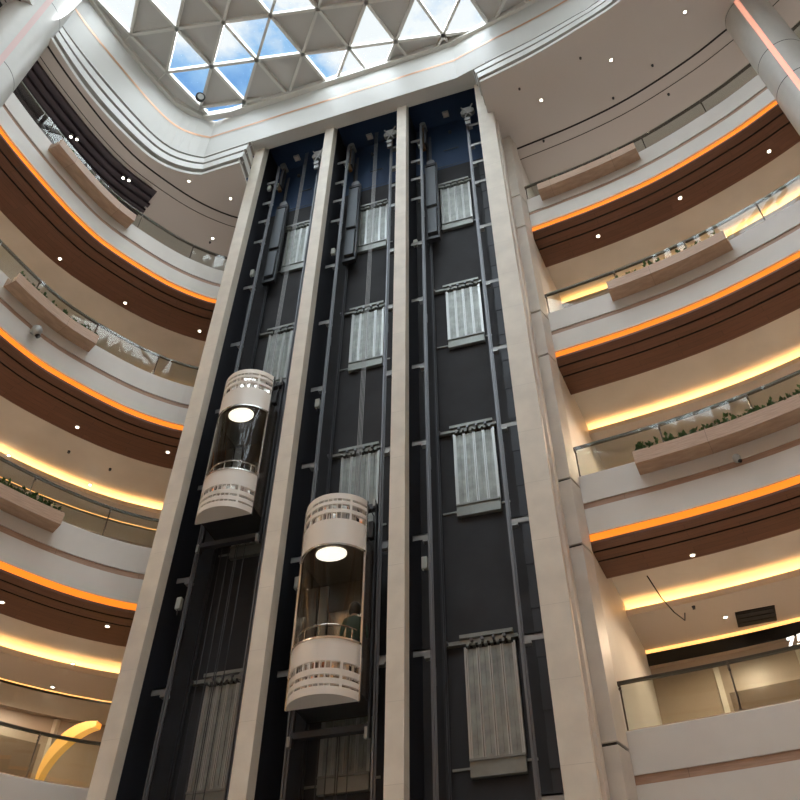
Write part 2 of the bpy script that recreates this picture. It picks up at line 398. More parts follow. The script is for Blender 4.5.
# right: start of lower tiers on the big face just right of the kink
fRl = resample(catmull([(-1.5, 12.25), (-.5, 12.04)] + [(.6, 11.86), (2.2, 11.50), (3.0, 11.25), (6.2, 9.8), (8.7, 7.4), (10.2, 4.4), (10.5, 1.2), (9.7, -2.4), (7.6, -5.5), (4.4, -7.9), (1.1, -8.8), (-2.2, -8.9)], .3), NL)
ZC = 27.3; ZS = 29.6; ZT = 32.35
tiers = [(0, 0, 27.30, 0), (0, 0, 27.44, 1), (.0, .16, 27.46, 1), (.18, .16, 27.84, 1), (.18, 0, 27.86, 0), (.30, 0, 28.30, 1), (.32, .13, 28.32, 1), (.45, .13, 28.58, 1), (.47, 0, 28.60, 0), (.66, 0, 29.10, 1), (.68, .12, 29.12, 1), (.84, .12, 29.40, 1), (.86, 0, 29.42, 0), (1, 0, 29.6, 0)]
def ringn(P, i, sgn):
    t = (P[min(i + 1, len(P) - 1)] - P[max(i - 1, 0)]).normalized(); return Vector((-t.y, t.x)) * sgn
def loft(A, B, prof, sgn, mb):
    rows = []
    for i in range(len(A)):
        n = ringn(A, i, sgn); r = []
        for t, ins, z, m_ in prof:
            q = A[i].lerp(B[i], t) + n * ins; r.append(Vector((q.x, q.y, z)))
        rows.append(r)
    for i in range(len(A) - 1):
        for j in range(len(prof) - 1):
            mb.quad(rows[i][j], rows[i + 1][j], rows[i + 1][j + 1], rows[i][j + 1], prof[j][3])
rt = empty('trim_ring'); struct(rt, 'stepped pale fascia ring around the atrium skylight', 'ceiling trim')
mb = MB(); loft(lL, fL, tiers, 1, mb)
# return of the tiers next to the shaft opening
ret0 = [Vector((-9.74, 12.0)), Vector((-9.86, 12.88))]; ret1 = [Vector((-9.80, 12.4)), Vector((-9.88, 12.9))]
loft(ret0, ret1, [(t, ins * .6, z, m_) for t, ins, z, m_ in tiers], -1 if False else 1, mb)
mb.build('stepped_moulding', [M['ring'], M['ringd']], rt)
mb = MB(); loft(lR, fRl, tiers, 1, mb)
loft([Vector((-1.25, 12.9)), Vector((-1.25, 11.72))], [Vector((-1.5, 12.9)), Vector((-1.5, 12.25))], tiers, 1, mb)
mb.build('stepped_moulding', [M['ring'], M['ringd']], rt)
bigP = fL[:-1] + fR
def band(P, z0, z1, dz, name, mt, parent, off=0.):
    mb = MB()
    for i in range(len(P) - 1):
        n0, n1 = ringn(P, i, -1) * off, ringn(P, i + 1, -1) * off
        a, b_ = P[i] + n0, P[i + 1] + n1
        mb.quad((a.x, a.y, z0), (b_.x, b_.y, z0), (b_.x, b_.y, z1), (a.x, a.y, z1), 0)
    return mb.build(name, mt, parent)
band(bigP, ZS, ZT, 0, 'upper_fascia', M['ring'], rt)
band(bigP, 30.96, 31.10, 0, 'copper_inlay_line', M['copper'], rt, .012)
# beam over the shaft: soffit
mb = MB(); mb.box(-10.3, -1.1, 12.50, 12.86, ZS + .002, ZT); mb.poly([(-11.7, 12.46, ZS), (-11.0, 12.9, ZS), (-1.1, 12.9, ZS), (-1.0, 12.16, ZS), (-1.5, 12.26, ZS), (-2.1, 12.385, ZS)]); mb.build('shaft_beam', M['ring'], rt)
# ceiling of the topmost gallery (flat, follows ring lip inside and walls outside)
cv_poly = [(p.x, p.y) for p in lL] + [(-9.86, 12.9), (-9.86, 22), (-22, 22), (-22, -18), (-2.2, -18)]
def ngon(pts, z, name, mt, parent=None):
    V = [Vector((x, y, 0)) for x, y in pts]; tris = tessellate_polygon([V]); mb = MB()
    mb.v = [(x, y, z) for x, y in pts]; mb.f = [tuple(t) for t in tris]; mb.m = [0] * len(tris); mb.uv = [[(0, 0)] * 3 for t in tris]
    return mb.build(name, mt, parent, weld=False)
struct(ngon(cv_poly, ZC, 'ceiling_top_left', M['ceil']), 'flat grey ceiling over the topmost left gallery', 'ceiling')
cv_poly = [(p.x, p.y) for p in lR] + [(-2.2, -18), (22, -18), (22, 22), (-1.25, 22), (-1.25, 12.9)]
struct(ngon(cv_poly, ZC, 'ceiling_top_right', M['ceil']), 'flat grey ceiling over the topmost right gallery', 'ceiling')
for nm, cv in SIDES.items():
    mb = MB(); hi = min(cv.s[-1], 20)
    sweep(mb, cv, [(.06, ZC - .012), (.12, ZC - .012), (.12, ZC + .03), (.06, ZC + .03)], 0, hi, closed=True)
    sweep(mb, cv, [(.50, ZC - .010), (.525, ZC - .010), (.525, ZC + .03), (.50, ZC + .03)], 0, hi, closed=True)
    struct(mb.build('trim_ceiling_groove_' + nm, M['groove']), 'pair of dark curved slots in the topmost %s ceiling' % nm, 'ceiling slot')
# dark baffle ceiling on the left
ba = empty('baffle_ceiling'); tag(ba, 'dark slatted baffle ceiling panel over the topmost left gallery', 'slatted ceiling', kind='structure')
s0, s1 = LC.sval(-12.5, 11.9), LC.sval(-13.55, 5.2)
mb = MB(); sweep(mb, LC, [(.66, ZC - .015), (2.3, ZC - .015)], s0 + .1, s1); mb.build('backing', M['slat'], ba)
for k in range(6):
    d = .66 + k * .30; sh = .25 * abs(k - 2.5) ** 1.5 * .3
    mb = MB(); sweep(mb, LC, [(d, ZC - .01), (d, ZC - .13), (d + .13, ZC - .13), (d + .13, ZC - .01)], s0 + sh, s1, caps=True); mb.build('baffle', M['slat'], ba)
# roof cap over galleries is the ring ceiling itself

# ------------------------------------------------------------------ skylight
A0 = Vector((-13.26, 8.52)); u = Vector((1.72, .30)); v = Vector((.58, 1.63)); ZG = 32.5
node = lambda i, j: A0 + u * i + v * j
clip = [p for p in bigP]
def inside_clip(poly):
    # clip a convex polygon against the ring plan (treated as convex, clockwise or not)
    area = sum(clip[i].x * clip[(i + 1) % len(clip)].y - clip[(i + 1) % len(clip)].x * clip[i].y for i in range(len(clip)))
    s = 1 if area > 0 else -1
    res = poly
    K = hull
    for i in range(len(K)):
        a, b_ = K[i], K[(i + 1) % len(K)]; d = b_ - a; o = []
        for k in range(len(res)):
            p, q = res[k], res[(k + 1) % len(res)]
            sp = d.x * (p.y - a.y) - d.y * (p.x - a.x); sq = d.x * (q.y - a.y) - d.y * (q.x - a.x)
            if sp >= 0: o.append(p)
            if (sp >= 0) != (sq >= 0): o.append(p.lerp(q, sp / (sp - sq)))
        res = o
        if len(res) < 3: return []
    return res
def chull(P):
    P = sorted(set((round(p.x, 4), round(p.y, 4)) for p in P))
    def half(Q):
        o = []
        for p in Q:
            while len(o) > 1 and (o[-1][0] - o[-2][0]) * (p[1] - o[-2][1]) - (o[-1][1] - o[-2][1]) * (p[0] - o[-2][0]) <= 0: o.pop()
            o.append(p)
        return o[:-1]
    return [Vector(p) for p in half(P) + half(P[::-1])]
hull = chull(resample(bigP, 60))
hull = [Vector((p.x, min(p.y, 12.34))) for p in hull]; hull = chull(hull)
def clipseg(p, q):
    t0, t1 = 0, 1
    for i in range(len(hull)):
        a, b_ = hull[i], hull[(i + 1) % len(hull)]; d = b_ - a
        sp = d.x * (p.y - a.y) - d.y * (p.x - a.x); sq = d.x * (q.y - a.y) - d.y * (q.x - a.x)
        if sp < 0 and sq < 0: return None
        if sp * sq < 0:
            t = sp / (sp - sq)
            if sp < 0: t0 = max(t0, t)
            else: t1 = min(t1, t)
    return (p.lerp(q, t0), p.lerp(q, t1)) if t1 - t0 > .02 else None
T1g = {(0, 0), (1, 0), (2, 0), (4, 0), (5, 0), (6, 0), (3, 1), (3, -1)}
T2g = {(2, 0), (6, 0), (0, 1), (1, 1), (3, 1), (4, 1), (0, 2), (0, -1), (1, -1), (3, -1)}
known = {(i, j) for j in (-1, 0, 1, 2) for i in range(-1, 9)}
sk = empty('window_1'); struct(sk, 'triangulated skylight of white ribs with glass and grey panes', 'skylight')
np_ = 0
def leftof(c):   # left of the node column i=0
    d = v; return d.x * (c.y - A0.y) - d.y * (c.x - A0.x) > 0
gpan = MB(); edge = MB()
for j in range(-14, 5):
    for i in range(-8, 18):
        for ty in (1, 2):
            tri = [node(i + 1, j), node(i, j + 1), node(i + 1, j + 1)] if ty == 1 else [node(i, j), node(i + 1, j), node(i, j + 1)]
            c = (tri[0] + tri[1] + tri[2]) / 3
            a_ = (tri[1] - tri[0]); b2 = (tri[2] - tri[0])
            if a_.x * b2.y - a_.y * b2.x < 0: tri = tri[::-1]
            pl = inside_clip(tri)
            if not pl: continue
            if leftof(c):
                edge.poly([(p.x, p.y, ZG + .02 - .0 * p.x) for p in pl][::-1]); continue
            if (i, j) in known: gl = (i, j) in (T1g if ty == 1 else T2g)
            else: gl = ((i * 7 + j * 5 + ty * 3) % 11) in (0, 2, 3, 6, 8)
            if gl:
                mb = MB(); P3 = [(p.x, p.y) for p in pl]
                mb.poly([(x, y, ZG + .10) for x, y in P3][::-1]); mb.poly([(x, y, ZG + .13) for x, y in P3])
                for k in range(len(P3)):
                    a, b_ = P3[k], P3[(k + 1) % len(P3)]; mb.quad((*a, ZG + .10), (*b_, ZG + .10), (*b_, ZG + .13), (*a, ZG + .13))
                o = mb.build('glass_pane', M['skyglass'], sk)
            else:
                mb = MB(); mb.poly([(p.x, p.y, ZG + .10) for p in pl][::-1]); mb.poly([(p.x, p.y, ZG + .16) for p in pl])
                mb.build('grey_panel', M['panel'], sk)
            np_ += 1
edge.build('edge_panel', M['panel'], sk)
rb = MB()
for j in range(-14, 6):
    for i in range(-8, 18):
        for p, q in ((node(i, j), node(i + 1, j)), (node(i, j), node(i, j + 1)), (node(i + 1, j), node(i, j + 1))):
            c = (p + q) / 2
            if leftof(c + Vector((.15, 0))): continue
            s_ = clipseg(p, q)
            if s_: rb.beam((s_[0].x, s_[0].y, ZG), (s_[1].x, s_[1].y, ZG), .10, .20)
for k in range(len(hull)):
    a, b_ = hull[k], hull[(k + 1) % len(hull)]; rb.beam((a.x, a.y, ZG - .05), (b_.x, b_.y, ZG - .05), .22, .34)
rb.build('rib_frame', M['rib'], sk)
# thin joints on the edge panels
je = MB()
for k in range(-6, 3):
    p = node(0, k); s_ = clipseg(p, p + Vector((-2.2, .9)))
    if s_: je.beam((s_[0].x, s_[0].y, ZG), (s_[1].x, s_[1].y, ZG), .035, .05)
je.build('edge_joint', M['rib'], sk)
# roof slab outside the ring (closes the void above the galleries)
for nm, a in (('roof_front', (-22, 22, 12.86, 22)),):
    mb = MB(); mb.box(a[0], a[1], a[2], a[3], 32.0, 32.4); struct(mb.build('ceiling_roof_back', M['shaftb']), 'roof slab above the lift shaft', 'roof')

# ------------------------------------------------------------------ lift shaft
YW = 14.32; YB = 13.1
mb = MB()
mb.box(-9.66, -.92, YW, YW + .25, 0, 27.34); mb.box(-9.66, -.92, YW, YW + .25, 27.34, 30.6, 1)  # head of the wall takes the sky-tinted colour
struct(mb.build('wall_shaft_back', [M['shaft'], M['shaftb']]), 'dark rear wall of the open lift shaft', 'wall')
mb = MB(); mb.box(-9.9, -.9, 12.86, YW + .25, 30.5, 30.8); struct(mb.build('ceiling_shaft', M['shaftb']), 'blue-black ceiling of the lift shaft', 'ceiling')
COLX = [(-9.84, -9.45), (-7.08, -6.74), (-4.37, -4.03), (-1.58, -1.06)]
for k, (a, b_) in enumerate(COLX):
    mb = MB(); mb.box(a, b_, 12.8, YB, 0, 30.5)
    struct(mb.build('wall_column_%d' % (k + 1), M['cream'], bevel=.012), ['leftmost cream stone column of the lift shaft', 'second cream stone column from the left, between the two cars', 'third cream stone column, right of the lower car', 'broad rightmost cream stone column of the lift shaft'][k], 'column')
    xm = (a + b_) / 2
    mb = MB(); x0, x1 = {0: (a, a + .22), 1: (xm - .06, xm + .06), 2: (xm - .06, xm + .06), 3: (a + .12, b_)}[k]
    mb.box(x0, x1, YB, YW, 0, 30.5); struct(mb.build('wall_divider_%d' % (k + 1), M['shaftd']), 'dark divider wall behind shaft column, number %d from the left' % (k + 1), 'wall')
# right return and pilaster
mb = MB(); mb.box(-1.06, -1.0, YB, 14.3, 0, ZC); struct(mb.build('wall_return_right', M['pil']), 'recessed stone return between broad column and pilaster', 'wall')
pl_ = empty('wall_pilaster'); struct(pl_, 'stepped stone pilaster right of the lift shaft', 'pilaster')
zj = sorted([0, ZC] + [BASE[k] - .33 for k in KEYS] + [BASE[k] + 1.32 for k in KEYS])
for q in range(len(zj) - 1):
    z0, z1 = zj[q] + (.06 if q else 0), zj[q + 1] - .0
    mb = MB(); P = [(-1.02, 13.82), (-.74, 13.78), (-.60, 14.16), (-.60, 14.34), (-1.02, 14.34)]
    mb.poly([(x, y, z0) for x, y in P][::-1]); mb.poly([(x, y, z1) for x, y in P])
    for k in range(5): mb.quad((*P[k], z0), (*P[(k + 1) % 5], z0), (*P[(k + 1) % 5], z1), (*P[k], z1))
    mb.build('stone_block', M['pil'], pl_, bevel=.008)
mb = MB(); P = [(-1.0, 13.86), (-.76, 13.83), (-.64, 14.18), (-.64, 14.32), (-1.0, 14.32)]
for k in range(5): mb.quad((*P[k], 0), (*P[(k + 1) % 5], 0), (*P[(k + 1) % 5], ZC), (*P[k], ZC))
mb.build('joint_backing', M['black'], pl_)

BAYS = [(-9.45, -7.08), (-6.74, -4.37), (-4.03, -1.58)]
BN = ['left', 'middle', 'right']
YR = 13.5
ZB = [1.0 + 2.72 * k + .55 for k in range(0, 9)] + [24.6, 25.8, 26.95, 28.2]
ZB = [3.6, 6.35, 9.1, 11.67, 14.28, 16.85, 19.5, 22.15, 24.6, 25.8, 26.95]
def make_rail(length=29.0):
    r = empty('guide_rail')
    mb = MB()
    mb.box(-.045, .045, -.010, .010, .3, 29.2); mb.box(-.010, .010, -.065, 0, .3, 29.2)
    mb.build('rail_profile', M['rail'], r)
    for z in range(3, 29, 5):
        fp = MB(); fp.box(-.05, .05, .010, .05, z + .4, z + .75); fp.build('fish_plate', M['steeld'], r)
    return r
def brackets(root, xr, xw):
    a, b_ = sorted((0, xw - xr))
    for z in ZB + [28.3]:
        mb = MB(); mb.box(a, b_, .02, .10, z, z + .035); mb.box(a, b_, .02, .03, z - .10, z + .035); mb.box(min(0, .16 * (1 if xw > xr else -1)), max(0, .16 * (1 if xw > xr else -1)), .0, .12, z - .16, z - .10)
        mb.build('bracket', M['brk'], root)
for k, (xa, xb) in enumerate(BAYS):
    xl, xr_ = xa + .32, xb - (.48 if k == 2 else .42)
    for x, xw, sd_ in ((xl, xa - .06, 'left'), (xr_, xb + .06, 'right')):
        r = make_rail(); r.location = (x, YR, 0)
        tag(r, 'steel car guide rail on the %s of the %s lift bay' % (sd_, BN[k]), 'guide rail', 'guide rails in the lift shaft')
        brackets(r, x, xw)
    # second thinner counterweight guide close to the back, dark
    mb = MB(); mb.box(-.04, .04, -.02, .02, .3, 29.0); mb.box(-.01, .01, -.07, 0, .3, 29.0)
    o = mb.build('counterweight_rail', M['steeld'], loc=(xl + .06, 14.12, 0)); tag(o, 'dark counterweight rail on the rear wall of the %s lift bay' % BN[k], 'guide rail', 'counterweight rails')
    mb = MB(); mb.box(-.09, .09, -.05, .05, .3, 27.0, 0)
    for q in range(26): mb.box(-.10, .10, -.062, -.045, 1 + q, 1.5 + q, 0)
    o = mb.build('cable_duct', M['steeld'], loc=(xr_ + .24, 14.22, 0)); tag(o, 'dark vertical cable duct on the right of the %s lift bay' % BN[k], 'cable duct', 'cable ducts')

# landing doors
def make_door():
    r = empty('landing_door')
    w, h = .92, 2.06
    mb = MB(); mb.box(-w / 2 - .03, w / 2 + .03, -.10, 0, .0, .30); mb.box(-w / 2 - .03, w / 2 + .03, -.13, 0, .27, .31); mb.build('apron', M['steel'], r, bevel=.004)
    for k in range(4):
        x0 = -w / 2 + k * w / 4; p = MB(); p.box(x0 + .006, x0 + w / 4 - .006, -.05, -.02 - .01 * (k % 2), .33, .33 + h)
        p.box(x0 + .006, x0 + .03, -.075, -.05, .33, .33 + h, 1)
        p.box(x0 + w / 8 - .012, x0 + w / 8 + .012, -.068, -.05, .38, .28 + h, 0)
        p.box(x0 + w / 4 - .03, x0 + w / 4 - .006, -.075, -.05, .33, .33 + h, 1)
        p.build('door_panel', [M['door'], M['doorl']], r)
    f = MB(); f.box(-w / 2 - .035, -w / 2, -.085, 0, .3, .36 + h); f.box(w / 2, w / 2 + .035, -.085, 0, .3, .36 + h); f.build('door_frame', M['doorl'], r)
    hd = MB(); hd.box(-w / 2 - .38, w / 2 + .10, -.10, 0, .42 + h, .50 + h); hd.box(-w / 2 - .10, w / 2 + .02, -.14, 0, .52 + h, .60 + h)
    for q in range(8): hd.box(-w / 2 + .02 + q * .115, -w / 2 + .075 + q * .115, -.12, -.02, .36 + h, .42 + h)
    hd.build('header_track', M['steel'], r)
    rl = MB()
    for q in (-.33, -.12, .10, .31): rl.tube([(q, -.16, .47 + h), (q, -.10, .47 + h)], .035, 10)
    rl.tube([(-w / 2 - .36, -.15, .47 + h), (-w / 2 - .36, -.05, .47 + h)], .04, 10)
    rl.build('hanger_roller', M['rail'], r)
    to = MB(); to.box(-w / 2 - .36, -w / 2 - .03, -.03, 0, .16, .20); to.box(w / 2 + .03, w / 2 + .22, -.03, 0, .20, .24); to.build('sill_angle', M['steel'], r)
    return r
LV = [23.52, 18.02, 12.52, 7.02]
door0 = make_door(); first = True
DX = [-8.25 + .0, -5.62, -2.80]
for k in range(3):
    for q, z in enumerate(LV):
        o = door0 if first else copy_tree(door0); first = False
        o.location = (DX[k], YW - .005, z)
        tag(o, 'zinc-backed lift landing door in the %s bay, %s row' % (BN[k], ['topmost', 'second', 'third', 'bottom'][q]), 'lift door', 'landing doors seen from inside the shaft')

# counterweights
def make_cw():
    r = empty('counterweight')
    mb = MB(); mb.box(-.17, .17, -.14, .14, 1.75, 4.1); mb.build('weight_stack', M['cwm'], r, bevel=.01)
    mb = MB(); mb.box(-.15, .15, -.13, .13, .25, 1.55); mb.build('weight_stack', M['cwm'], r, bevel=.01)
    f = MB()
    for x in (-.19, .19): f.box(x - .02, x + .02, -.06, .06, .1, 4.4)
    f.box(-.21, .21, -.07, .07, 0, .12); f.box(-.21, .21, -.07, .07, 1.58, 1.70); f.box(-.21, .21, -.07, .07, 4.28, 4.42); f.build('frame', M['steeld'], r)
    g_ = MB(); g_.tube([(0, -.05, 4.55), (0, .05, 4.55)], .14, 20); g_.build('pulley_wheel', M['rail'], r)
    return r
cw0 = make_cw()
for k, (xa, xb) in enumerate(BAYS):
    o = cw0 if k == 0 else copy_tree(cw0); o.location = (xa + .52, 13.95, 22.7)
    tag(o, 'grey counterweight with upper pulley hanging in the %s lift bay' % BN[k], 'counterweight', 'counterweights in the shaft')
    o = empty('hoist_rope', (xa + .52, 13.95, 27.40))
    for q in range(3): mb = MB(); mb.tube([(q * .03 - .03, 0, 0), (q * .03 - .03, 0, 1.7)], .008, 6); mb.build('rope_strand', M['rope'], o)
    tag(o, 'steel ropes above the counterweight of the %s lift bay' % BN[k], 'rope', 'counterweight ropes')
# hoisting machine on the left rail, deflector sheave on the right rail
def make_machine():
    r = empty('hoist_machine')
    m1 = MB(); m1.box(-.06, .06, -.05, .05, 0, 1.5); m1.build('upright', M['rust'], r, bevel=.008)
    m2 = MB(); m2.tube([(0, -.16, 1.62), (0, .16, 1.62)], .11, 20); m2.build('sheave', M['steel'], r)
    m3 = MB(); m3.box(-.20, -.07, -.07, .05, .25, .50); m3.build('governor_box', M['box'], r, bevel=.01)
    m4 = MB(); m4.box(.06, .12, -.2, .02, .1, 1.2); m4.build('motor_plate', M['steeld'], r)
    return r
def make_sheave():
    r = empty('deflector_sheave')
    m1 = MB(); m1.tube([(0, -.06, .55), (0, .06, .55)], .24, 28); m1.tube([(0, -.08, .55), (0, .08, .55)], .07, 14); m1.build('wheel', M['steel'], r)
    m2 = MB(); m2.box(-.14, .14, -.10, -.07, .35, .75); m2.beam((-.2, -.1, .8), (.14, -.1, .1), .05, .03); m2.beam((.2, -.1, .9), (-.1, -.1, .05), .04, .03); m2.build('mounting_plate', M['brk'], r)
    m3 = MB(); m3.tube([(-.02, -.1, -.05), (-.02, 0, -.05)], .10, 16); m3.box(-.10, .06, -.06, .02, -.35, -.10); m3.build('rope_hitch', M['brk'], r)
    return r
mc0, sh0 = make_machine(), make_sheave()
for k, (xa, xb) in enumerate(BAYS):
    o = mc0 if k == 0 else copy_tree(mc0); o.location = (xa + .34, 13.80, 28.0); tag(o, 'rusty hoisting machine at the head of the left rail, %s bay' % BN[k], 'hoist machine', 'hoisting machines')
    o = sh0 if k == 0 else copy_tree(sh0); o.location = (xb - .40, 13.34, 28.3); tag(o, 'deflector sheave assembly at the head of the right rail, %s bay' % BN[k], 'pulley', 'deflector sheaves')

# conduits on the rear wall head
for k, (xa, xb) in enumerate(BAYS):
    mb = MB(); x0, x1 = xa + .42, xb - .64
    mb.tube([(x0 - .12, 14.25, 22.4), (x0 - .12, 14.25, 27.1), (x0 - .08, 14.25, 27.28), (x0, 14.25, 27.34), (x1, 14.25, 27.34)], .022, 8)
    mb.tube([(x0 + .5, 14.25, 28.4), (x1 - .35, 14.25, 28.4)], .018, 8)
    o = mb.build('conduit', M['steeld'].copy() if False else M['cwm']); tag(o, 'thin grey conduit framing the head of the %s lift bay' % BN[k], 'conduit', 'conduits on the rear wall')
# shaft lights
for k, x in enumerate((-8.75, -5.82, -2.88)):
    r = empty('shaft_light', (x, 13.95, 30.5)); tag(r, 'small square fitting on the shaft ceiling, %s bay' % BN[k], 'ceiling light', 'square fittings on the shaft ceiling')
    mb = MB(); mb.box(-.11, .11, -.11, .11, -.09, 0); mb.build('housing', M['box'], r, bevel=.01)
    mb = MB(); mb.box(-.08, .08, -.08, .08, -.10, -.085); mb.build('lens', M['carw'], r)
    mb = MB(); mb.tube([(0, 0, 0), (0, 0, -.06)], .06, 14); o = mb.build('smoke_detector', M['cwm'], loc=(x + .05, 14.22, 29.6)); tag(o, 'tiny round detector near the shaft head, %s bay' % BN[k], 'detector', 'shaft detectors')
# switch boxes
sb = 0
for k, x, z in ((0, -9.38, 10.95), (2, -3.86, 10.9), (1, -6.62, 10.95), (0, -9.36, 22.8), (1, -6.63, 22.8), (1, -6.6, 16.2), (0, -9.35, 27.9), (2, -3.9, 22.1)):
    r = empty('switch_box', (x - (.08 if x in (-9.35, -3.9) else 0), 13.60, z)); tag(r, 'pale switch box by left rail, %s bay, %s' % (BN[k], {10: 'a third up', 16: 'midway up', 22: 'three quarters up', 27: 'near the top'}[int(z)]), 'switch box', 'switch boxes')
    mb = MB(); mb.box(-.06, .06, -.05, .05, 0, .28); mb.build('housing', M['box'], r, bevel=.012)
    mb = MB(); mb.tube([(0, 0, 0), (0, 0, -.12)], .012, 8); mb.build('cable_gland', M['steeld'], r)

# ------------------------------------------------------------------ lift cars
def make_car(base_h=1.07, glass_h=2.02, drum_h=1.27):
    r = empty('glass_lift_car'); R = .74; YC = .272; HW = .687
    a0, a1 = -PI / 2 - 1.19, -PI / 2 + 1.19
    z1 = base_h; z2 = z1 + glass_h; z3 = z2 + drum_h
    P2 = lambda rr, k, n, z: (rr * math.cos(a0 + (a1 - a0) * k / n), YC + rr * math.sin(a0 + (a1 - a0) * k / n), z)
    def drum(z0, zz, slots, name):
        mb = MB(); zs = [z0]
        for s0_, s1_ in slots: zs += [s0_, s1_]
        zs.append(zz)
        for q in range(0, len(zs), 2):
            mb.lathe([(R - .03, zs[q]), (R, zs[q]), (R, zs[q + 1]), (R - .03, zs[q + 1])], a0, a1, 48, c=(0, YC))
        for s0_, s1_ in slots:
            for q in (0, 9, 13, 16, 18, 20, 22, 24, 28, 36):
                a = a0 + (a1 - a0) * q / 36; w_ = .035 if q in (9, 28) else .014
                mb.lathe([(R - .004, s0_), (R - .004, s1_)], a - w_, a + w_, 1, c=(0, YC))
        o = mb.build(name, M['carw'], r, smooth=True); n = 30
        for s0_, s1_ in slots:
            mi = MB()
            for q in range(n):
                t_ = random.uniform(-.010, .010); rr = R - .03
                mi.quad(P2(rr - t_, q, n, s0_ - .01), P2(rr + t_, q + 1, n, s0_ - .01), P2(rr + t_, q + 1, n, s1_ + .01), P2(rr - t_, q, n, s1_ + .01))
            mi.build('mirror_strip', M['mirror'], o, weld=False)
    drum(0, z1, [(.15, .20), (.30, .37), (.48, .62)], 'lower_skirt')
    drum(z2, z3, [(z2 + .62, z2 + .78), (z2 + .87, z2 + .99), (z2 + 1.07, z2 + 1.13)], 'upper_drum')
    for z, nm in ((.0, 'underside'), (z3 - .02, 'roof_cap')):
        mb = MB(); mb.poly([P2(R - .02, k, 40, z) for k in range(41)][::-1]); mb.build(nm, M['carw'], r)
    for z in (z1, z2):
        mb = MB(); mb.lathe([(R - .01, z - .02), (R + .012, z - .02), (R + .012, z + .02), (R - .02, z + .02)], a0, a1, 48, c=(0, YC)); mb.build('glass_trim', M['chrome'], r, smooth=True)
    mb = MB(); mb.lathe([(R - .015, z1), (R - .015, z2)], a0, a1, 48, c=(0, YC)); mb.build('curved_glass', M['carglass'], r, smooth=True)
    for k in (0, 40):
        mb = MB(); x, y, _ = P2(R - .005, k, 40, 0); mb.box(x - .022, x + .022, y - .01, y + .04, 0, z3); mb.build('edge_post', M['chrome'], r)
    mb = MB(); mb.poly([P2(R - .03, k, 40, z2 + .03) for k in range(41)]); mb.build('car_ceiling', M['cardk'], r)
    mb = MB(); mb.tube([(0, 0, z2 + .028), (0, 0, z2 + .0)], .32, 40); mb.v = [(x_, y_ * .72 - .10, z_) for x_, y_, z_ in mb.v]; mb.build('round_lamp', M['lamp'], r)
    mb = MB(); mb.poly([P2(R - .03, k, 40, .28) for k in range(41)]); mb.build('car_floor', M['floor'], r); mb = MB(); mb.box(-HW, HW, .0, 1.0, .20, .275); mb.build('cabin_floor', M['steeld'], r)
    mb = MB(); hp = [P2(R - .09, k + 1, 32, z1 + .30) for k in range(31)]; mb.tube(hp, .018, 8); mb.build('handrail', M['chrome'], r, smooth=True)
    for k in (2, 8, 15, 22, 28):
        mb = MB(); mb.tube([hp[k], (hp[k][0], hp[k][1], .28)], .012, 8); mb.build('handrail_post', M['chrome'], r)
    yb0, yb1 = .03, 1.02
    for x in (-HW, HW):
        mb = MB(); mb.box(x - .01, x + .01, yb0, yb1, .2, z2 + .4); mb.build('side_wall', M['cardk'], r)
    mb = MB(); mb.box(-HW, HW, yb1, yb1 + .02, .2, z2 + .4); mb.build('rear_wall', M['cardk'], r)
    mb = MB(); mb.box(-HW, HW, yb0, yb1, z2 + .05, z2 + .08); mb.build('cabin_ceiling', M['cardk'], r)
    for k in range(2):
        mb = MB(); mb.box(-.42 + k * .425, -.01 + k * .425, yb1 - .05, yb1 - .02, .30, 2.45); mb.build('car_door', M['chrome'], r)
    for x0, x1 in ((-HW + .04, -.46), (.46, HW - .04)):
        mb = MB(); mb.box(x0, x1, yb1 - .06, yb1 - .02, .3, z2); mb.build('operating_panel', M['doorl'], r)
    mb = MB()
    for x in (-HW - .04, HW + .04): mb.box(x - .02, x + .02, .42, .52, -.45, z3 + .25)
    mb.box(-HW - .06, HW + .06, .40, .54, -.34, -.22); mb.box(-HW - .06, HW + .06, .40, .54, z3 + .10, z3 + .24)
    mb.build('sling_frame', M['steeld'], r, bevel=.006)
    for x in (-HW - .035, HW + .035):
        for z in (-.42, z3 + .18):
            mb = MB(); mb.box(x - .03, x + .03, .30, .39, z - .10, z + .10); mb.build('roller_guide', M['brk'], r, bevel=.01)
    mb = MB(); mb.box(HW + .03, HW + .14, .02, .16, z2 + .35, z2 + .75); mb.build('control_box', M['black'], r, bevel=.01)
    mb = MB(); mb.tube([(HW - .15, -.02, z3 - .02), (HW + .02, .0, z3 - .12), (HW + .12, .1, z3 - .35), (HW + .10, .12, z2 + .1)], .014, 8); mb.build('loose_hose', M['black'], r)
    return r
cars = [(-8.31, 13.0, 12.68, 'upper', 'left'), (-5.605, 13.0, 8.05, 'lower', 'middle')]
for k, (x, y, z, w_, b_) in enumerate(cars):
    r = make_car(); r.location = (x, y, z)
    tag(r, 'half-round glass lift car with white drums, the %s one in the %s bay' % (w_, b_), 'lift car', 'panoramic lift cars')
    o = empty('hoist_rope', (x + .2, y + .46, z + 4.61))
    for q in range(4): mb = MB(); mb.tube([(q * .035, 0, 0), (q * .035, 0, 29.6 - (z + 4.61))], .008, 6); mb.build('rope_strand', M['rope'], o)
    tag(o, 'steel hoisting ropes rising from the %s lift car' % w_, 'rope', 'car hoisting ropes')
    o = empty('travelling_cable', (x, y + .62, z - .30))
    for q in (-.28, -.1, .08, .12, .3): mb = MB(); mb.tube([(q, 0, 0), (q, 0, -(z - .2) + .3)], .010, 6); mb.build('cable_strand', M['steeld'], o)
    tag(o, 'dark travelling cables hanging below the %s lift car' % w_, 'cable', 'travelling cables')

